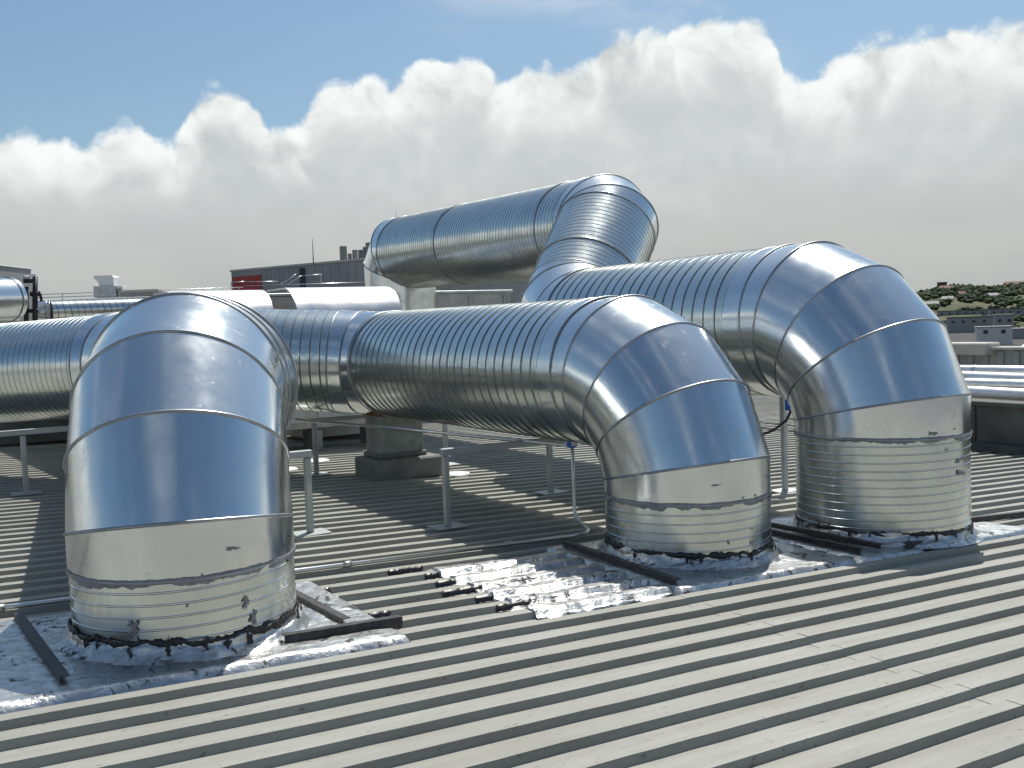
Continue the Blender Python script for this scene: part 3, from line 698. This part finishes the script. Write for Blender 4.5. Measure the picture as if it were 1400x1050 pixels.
# far roof edge upstand, handrail, gooseneck vent
fe = empty('roof_upstand', tuple(at(150, 440, 38)), 'long grey upstand along the far edge of the roof', 'parapet')
a, b = at(30, 411, 38), at(330, 402, 38); zc = (a[2] + b[2]) / 2
A = np.array((a[0], a[1], 1.5)); B_ = np.array((b[0], b[1], 1.5)); 
MB().beam(A, B_, .3, 3.0 + .06, .01).build('wall', 'cream_panel', fe)
MB().beam(A + (0, 0, 1.56), B_ + (0, 0, 1.56), .42, .06, .01).build('coping', 'galvanised_dull', fe)
rl = empty('guard_rail', tuple(A), 'thin steel guard rail along the far roof edge', 'railing')
for zz in (3.2, 3.32): MB().tube([A + (0, -.3, zz - 1.5), B_ + (0, -.3, zz - 1.5)], .016, 6).build('rail', 'conduit', rl, True)
for t in np.linspace(.02, .98, 7): p = A + (B_ - A) * t; MB().tube([(p[0], p[1] - .3, 3.0), (p[0], p[1] - .3, 3.33)], .018, 6).build('post', 'conduit', rl, True)
gv = empty('gooseneck_vent', tuple(at(148, 410, 37)), 'small metal gooseneck vent on the far roof edge', 'vent')
c = at(148, 399, 37); MB().box((c[0], c[1], c[2]), (.80, .7, .40), R_(-31), .01).build('base', 'galvanised_dull', gv)
c = at(146, 386, 37)
hp = [(-.38, .18), (-.30, .24), (.30, .24), (.36, .16), (.36, -.22), (-.14, -.22), (-.20, .0)]
V = []; d_ = np.array((math.cos(R_(-31)), math.sin(R_(-31)), 0)); n_ = np.array((-d_[1], d_[0], 0))
for s_ in (-.3, .3): V += [c + d_ * q[0] + np.array((0, 0, q[1])) + n_ * s_ for q in hp]
m_ = len(hp); mesh('hood', V, [list(range(m_ - 1, -1, -1)), list(range(m_, 2 * m_))] + [(i, (i + 1) % m_, m_ + (i + 1) % m_, m_ + i) for i in range(m_)], 'white_metal', gv)
c = at(163, 393, 37); MB().box(c, (.42, .5, .10), R_(-31), .01).build('cap', 'white_metal', gv)
c = at(193, 398, 37); MB().box(c, (1.45, .6, .10), R_(-31), .01).build('duct_cover', 'cream_panel', gv)
c = at(193, 402, 37); MB().box(c, (1.30, .5, .16), R_(-31), .01).build('duct', 'grey_cladding', gv)
# far building with red panels and stacks
fb = empty('factory_block', tuple(at(410, 445, 48)), 'far grey clad factory block with red wall panels and short stacks', 'building')
a = at(316, 372, 52); b = at(520, 353.5, 46); A = np.array((a[0], a[1], 0)); B_ = np.array((b[0], b[1], 0)); d_ = unit(B_ - A); n_ = np.array((-d_[1], d_[0], 0)); Ln = np.linalg.norm(B_ - A)
top = (a[2] + b[2]) / 2
def wallbox(t0, t1, z0, z1, th, off, name, m, parent=fb):
    p = A + d_ * (t0 + t1) / 2 * Ln + n_ * off; return MB().box((p[0], p[1], (z0 + z1) / 2), ((t1 - t0) * Ln, th, z1 - z0), math.atan2(d_[1], d_[0]), .005).build(name, m, parent)
wallbox(0, 1.6, -3, top, 6, 3.0, 'wall', 'grey_cladding')
wallbox(-.005, 1.6, top, top + .10, 6.1, 3.0, 'coping', 'cream_panel')
for i in range(5): wallbox(.01 + i * .043, .01 + i * .043 + .041, 1.5, top - .28, .04, -.03, 'red_panel', 'red_panel')
for i in range(9): wallbox(.235 + i * .030, .235 + i * .030 + .028, 1.5, top - .06, .03, -.02, 'wall_panel', 'grey_cladding')
wallbox(.49, .525, 1.8, top - .12, .04, -.03, 'door', 'dark_pipe')
for i in range(10): wallbox(.54 + i * .052, .54 + i * .052 + .050, 1.5, top - .06, .03, -.02, 'wall_panel', 'grey_cladding')
for (x, y0_, w, d) in ((469, 337, .28, 48.5), (478, 347, .16, 48), (485, 342, .2, 48), (493, 342, .22, 47.6), (499, 338, .18, 47.4), (504, 332, .24, 47.2), (512, 336, .2, 47)):
    c = at(x, y0_, d); MB().box((c[0], c[1], (c[2] + top) / 2), (w, w, c[2] - top + .04), 0, .02).build('stack', 'stack_concrete', fb)
sr_ = empty('stair_rail', tuple(at(390, 392, 44)), 'thin stair and landing rail before the factory block', 'railing')
for (xa, ya, xb, yb) in ((335, 385, 380, 385), (335, 391, 500, 386), (380, 391, 405, 375), (390, 391, 412, 377), (412, 377, 439, 375), (439, 375, 439, 390), (316, 396, 316, 386), (316, 386, 335, 385)):
    MB().tube([at(xa, ya, 43), at(xb, yb, 43)], .022, 6).build('rail', 'conduit', sr_, True)
for (x, y0_, y1_, d, lab) in ((427, 326, 362, 47, 'thin lightning rod standing on the factory block'), (541, 288, 312, 60, 'thin lightning rod tip behind the upper duct run')):
    a = at(x, y0_, d); b = at(x, y1_, d); b = np.array((a[0], a[1], b[2] if d < 50 else 2.0))
    o = MB().tube([b, (a + b) / 2, a], [.03, .02, .012], 6).build('lightning_rod', 'stack_concrete', None, True, tuple(b)); tag(o, lab, 'lightning rod')

# ------------------------------------------------------------------ right: low wall, lagged pipes, clad parapet
lw = empty('low_wall', (13.7, 7.5, zr(13.7)), 'dark panelled low wall carrying the lagged pipes', 'wall')
for i in range(6):
    y0_ = 12.2 - i * 1.5; MB().box((13.75, y0_ - .745, (zr(13.7) + .21) / 2 - .01), (.12, 1.48, .21 - zr(13.7) - .06), 0, .006).build('wall_panel', 'dark_wall', lw)
MB().box((13.78, 7.7, .205), (.34, 9.1, .07), 0, .01).build('coping', 'dark_wall', lw)
MB().box((13.62, 7.7, zr(13.6) + .06), (.12, 9.1, .12), 0, .01).build('kerb', 'dark_wall', lw)
pr = [(14.15, .30, .11, 'lowest lagged pipe running just above the dark low wall'), (15.1, .36, .10, 'second lagged pipe above the low wall, with a joint strap'), (16.4, .36, .12, 'third lagged pipe behind the low wall'), (18.2, .36, .12, 'rearmost lagged pipe nearest the clad parapet')]
for i, (x, z, r, lab) in enumerate(pr):
    root = empty('lagged_pipe', (x, 8.0, z - r), lab, 'pipe', 'foil lagged pipes')
    MB().tube([(x, y, z + .006 * math.sin(y * 2.1 + i)) for y in np.linspace(1.5, 15.5, 29)], r, 20).build('lagging', 'lagging', root, True)
    for y in (3.4 + i * .7, 7.2 + i * .55, 11.0 + i * .4): MB().tube([(x, y, z + .006 * math.sin(y * 2.1 + i)), (x, y + .05, z + .006 * math.sin(y * 2.1 + i))], r + .006, 20).build('strap', 'galvanised_dull', root, True)
    for y in (2.4, 6.4, 10.4, 14.4): MB().box((x, y, (zr(x) + z - r) / 2), (.10, .06, z - r - zr(x) + .02), 0, .005).build('cradle', 'steel_frame', root)
pp = empty('clad_parapet', (24.5, 14.0, zr(24.5)), 'grey ribbed metal parapet with a pale coping at the roof edge', 'parapet')
MB().box((24.6, 15.0, -.05), (.2, 26, 1.1), 0, .01).build('wall', 'parapet_cladding', pp)
for i in range(58): MB().box((24.47, 2.4 + i * .43, -.06), (.06, .17, 1.04), 0, .012).build('rib', 'parapet_cladding', pp)
MB().box((24.55, 15.0, .53), (.46, 26.1, .07), 0, .012).build('coping', 'cream_panel', pp)
MB().box((24.4, 17.3, .52), (.7, 2.8, .32), 0, .03).build('coping_box', 'cream_panel', pp)
tf = empty('roof_sheeting', (25.5, 14, .6), 'crumpled white sheeting lying beyond the clad parapet', 'sheeting')
V = []; nx, ny = 10, 30
for j in range(ny + 1):
    for i in range(nx + 1):
        x = 25.0 + 1.0 * i / nx; y = 12.6 + 2.9 * j / ny; V.append((x, y, .56 + .13 * math.sin(math.pi * i / nx) * (1 + .8 * fbm((x, y, 3), 2.0))))
mesh('sheet', V, [(j * (nx + 1) + i, j * (nx + 1) + i + 1, (j + 1) * (nx + 1) + i + 1, (j + 1) * (nx + 1) + i) for j in range(ny) for i in range(nx)], 'white_metal', tf, True)

# ------------------------------------------------------------------ land beyond: ground, hillside, trees, houses
n = 96
V = [(0, 0, -13.0)] + [(9000 * math.cos(2 * math.pi * i / n), 9000 * math.sin(2 * math.pi * i / n), -13.0) for i in range(n)]
gnd_o = mesh('ground', V, [(0, i + 1, (i + 1) % n + 1) for i in range(n)], 'town_ground'); tag(gnd_o, kind='structure')
def hill_z(az, r):
    t = min(1, max(0, (r - 620) / 620)); t = t * t * (3 - 2 * t)
    hgt = 33 + 8 * mnoise.noise(Vector((math.sin(R_(az)) * 5, math.cos(R_(az)) * 5, 2.2))) + 5 * mnoise.noise(Vector((az * .35, 1, 4)))
    if az < 54.5: hgt -= min(20, (54.5 - az) * 4.0)
    return -13.4 + hgt * t + 3.0 * mnoise.noise(Vector((az * .5, r * .01, 7))) * t - (max(0, r - 1500) * .01)
azs = np.linspace(-40, 140, 181); rs = np.linspace(560, 2600, 52)
V = [(r * math.sin(R_(a)), r * math.cos(R_(a)), hill_z(a, r)) for r in rs for a in azs]
m_ = len(azs)
hl = mesh('hillside', V, [(j * m_ + i, j * m_ + i + 1, (j + 1) * m_ + i + 1, (j + 1) * m_ + i) for j in range(len(rs) - 1) for i in range(m_ - 1)], 'ground_land', None, True); tag(hl, kind='structure')
# tree cover on the slope
ico_v = []; bm = bmesh.new(); bmesh.ops.create_icosphere(bm, subdivisions=1, radius=1); bm.verts.ensure_lookup_table()
ico_v = np.array([v.co[:] for v in bm.verts]); ico_f = [[v.index for v in f.verts] for f in bm.faces]; bm.free()
V = []; f = []
rng2 = random.Random(5)
cnt = 0
for i in range(16000):
    a = rng2.uniform(40, 78); r = rng2.uniform(600, 1350)
    if mnoise.noise(Vector((a * .55, r * .012, 1.3))) + .35 * mnoise.noise(Vector((a * 2.1, r * .05, 6.0))) < -.06 and r < 1180: continue
    s_ = rng2.uniform(1.1, 2.9) * (1.25 if r > 1180 else 1); tall = rng2.uniform(.7, 1.15)
    c = np.array((r * math.sin(R_(a)), r * math.cos(R_(a)), hill_z(a, r) + s_ * tall * .7))
    j = 1 + .35 * (np.array([rng2.random() for _ in range(len(ico_v))]) - .5)[:, None] * 2
    q = ico_v * j * np.array((s_, s_, s_ * tall)) + c
    b0 = len(V); V += q.tolist(); f += [[k + b0 for k in t] for t in ico_f]; cnt += 1
tw = mesh('tree_cover', V, f, 'leaf'); tag(tw, 'dark green tree cover over the far hillside', 'trees', kind='stuff')
def house(px, py, d, w, dp, h, m, rm, label, gable=True, rz=.4, onhill=True):
    p = at(px, py, d); z0 = p[2]
    root = empty('house' if gable else 'warehouse', (p[0], p[1], z0), label, 'house' if gable else 'building', 'far buildings')
    MB().box((p[0], p[1], z0 + h / 2 - 2), (w, dp, h + 4), rz).build('wall', m, root)
    ca, sa = math.cos(rz), math.sin(rz)
    loc = lambda x, y, z: (p[0] + x * ca - y * sa, p[1] + x * sa + y * ca, z0 + z)
    if gable:
        hw, hd = w / 2 + .4, dp / 2 + .5; rh = dp * .32
        V = [loc(-hw, -hd, h), loc(hw, -hd, h), loc(hw, hd, h), loc(-hw, hd, h), loc(-hw, 0, h + rh), loc(hw, 0, h + rh)]
        mesh('roof', V, [(0, 1, 5, 4), (2, 3, 4, 5), (1, 2, 5), (3, 0, 4), (3, 2, 1, 0)], rm, root)
    else:
        MB().box((p[0], p[1], z0 + h + .25), (w + .6, dp + .6, .5), rz).build('roof', rm, root)
    for k in range(max(2, int(w / 5))):
        x = -w / 2 + (k + .5) * w / max(2, int(w / 5)); q = loc(x, -dp / 2 - .04, h * .55)
        MB().box(q, (1.5, .12, 1.4), rz).build('window', 'window_dark', root)
hrz = -R_(52)
house(1288, 393, 1240, 11, 9, 6, 'brick_brown', 'roof_dark', 'brown block house standing alone on the ridge', False, hrz)
house(1352, 399, 1150, 16, 9, 4, 'wall_white', 'roof_red', 'pale house with red roof high on the wooded slope', True, hrz)
house(1388, 393, 1200, 24, 10, 4, 'wall_ochre', 'roof_red', 'long ochre house on the crest', True, hrz)
house(1392, 404, 1080, 20, 9, 4, 'wall_ochre', 'roof_red', 'wide red-roofed house below the crest', True, hrz)
house(1366, 408, 1020, 10, 8, 3.5, 'wall_white', 'roof_light', 'small white house in the trees of the slope', True, hrz)
house(1384, 419, 950, 11, 8, 4, 'wall_ochre', 'roof_red', 'ochre house beside the lower meadow', True, hrz)
house(1345, 428, 880, 17, 9, 3, 'wall_grey', 'roof_light', 'low light-roofed shed at the foot of the slope', False, hrz)
house(1325, 432, 760, 44, 16, 4, 'wall_grey', 'roof_dark', 'long dark-roofed works hall below the slope', False, hrz)
house(1385, 432, 700, 30, 14, 5, 'wall_grey', 'roof_dark', 'dark-roofed hall next to the ochre house', False, hrz)
house(1330, 446, 560, 26, 14, 5, 'wall_grey', 'roof_dark', 'dark shed in the industrial flats', False, hrz)
house(1372, 447, 470, 8, 9, 5.5, 'wall_grey', 'roof_light', 'small grey cube building in the industrial flats', False, hrz)
house(1358, 460, 380, 12, 10, 3.4, 'wall_white', 'roof_light', 'low white building nearest the roof edge', False, hrz)
house(1392, 458, 430, 14, 10, 2.5, 'wall_grey', 'roof_light', 'low grey annexe beside the white building', False, hrz)

rh = random.Random(21)
for i in range(16):
    kind = (0, 1, 1, 2, 1, 1)[i % 6]; px = rh.uniform(1270, 1398)
    if kind == 0: py = rh.uniform(396, 420); d = rh.uniform(900, 1150); w, dp2, hh = rh.uniform(6, 10), 7, 3; args = ('wall_ochre', 'roof_red', 'small red-roofed house among the trees of the far hillside', True)
    elif kind == 1: py = rh.uniform(430, 452); d = 14.8 * FPX / (py - 418) * rh.uniform(.9, 1.02); w, dp2, hh = rh.uniform(10, 22), 9, rh.uniform(2.5, 4); args = ('wall_grey', 'roof_dark', 'small dark-roofed shed in the far industrial flats', False)
    else: py = rh.uniform(412, 436); d = rh.uniform(700, 900); w, dp2, hh = rh.uniform(6, 13), 7, 2.6; args = ('wall_white', 'roof_light', 'small pale house at the foot of the far hillside', True)
    if kind != 1:
        p = at(px, py, d); a_ = math.degrees(math.atan2(p[0], p[1])); r_ = math.hypot(p[0], p[1]); z_ = hill_z(a_, r_)
        py = 525 - ((np.array((p[0], p[1], z_)) - CAM) @ UP) / ((np.array((p[0], p[1], z_)) - CAM) @ F) * FPX
    house(px, py, d, w, dp2, hh, args[0], args[1], args[2], args[3], hrz + rh.uniform(-.5, .5))
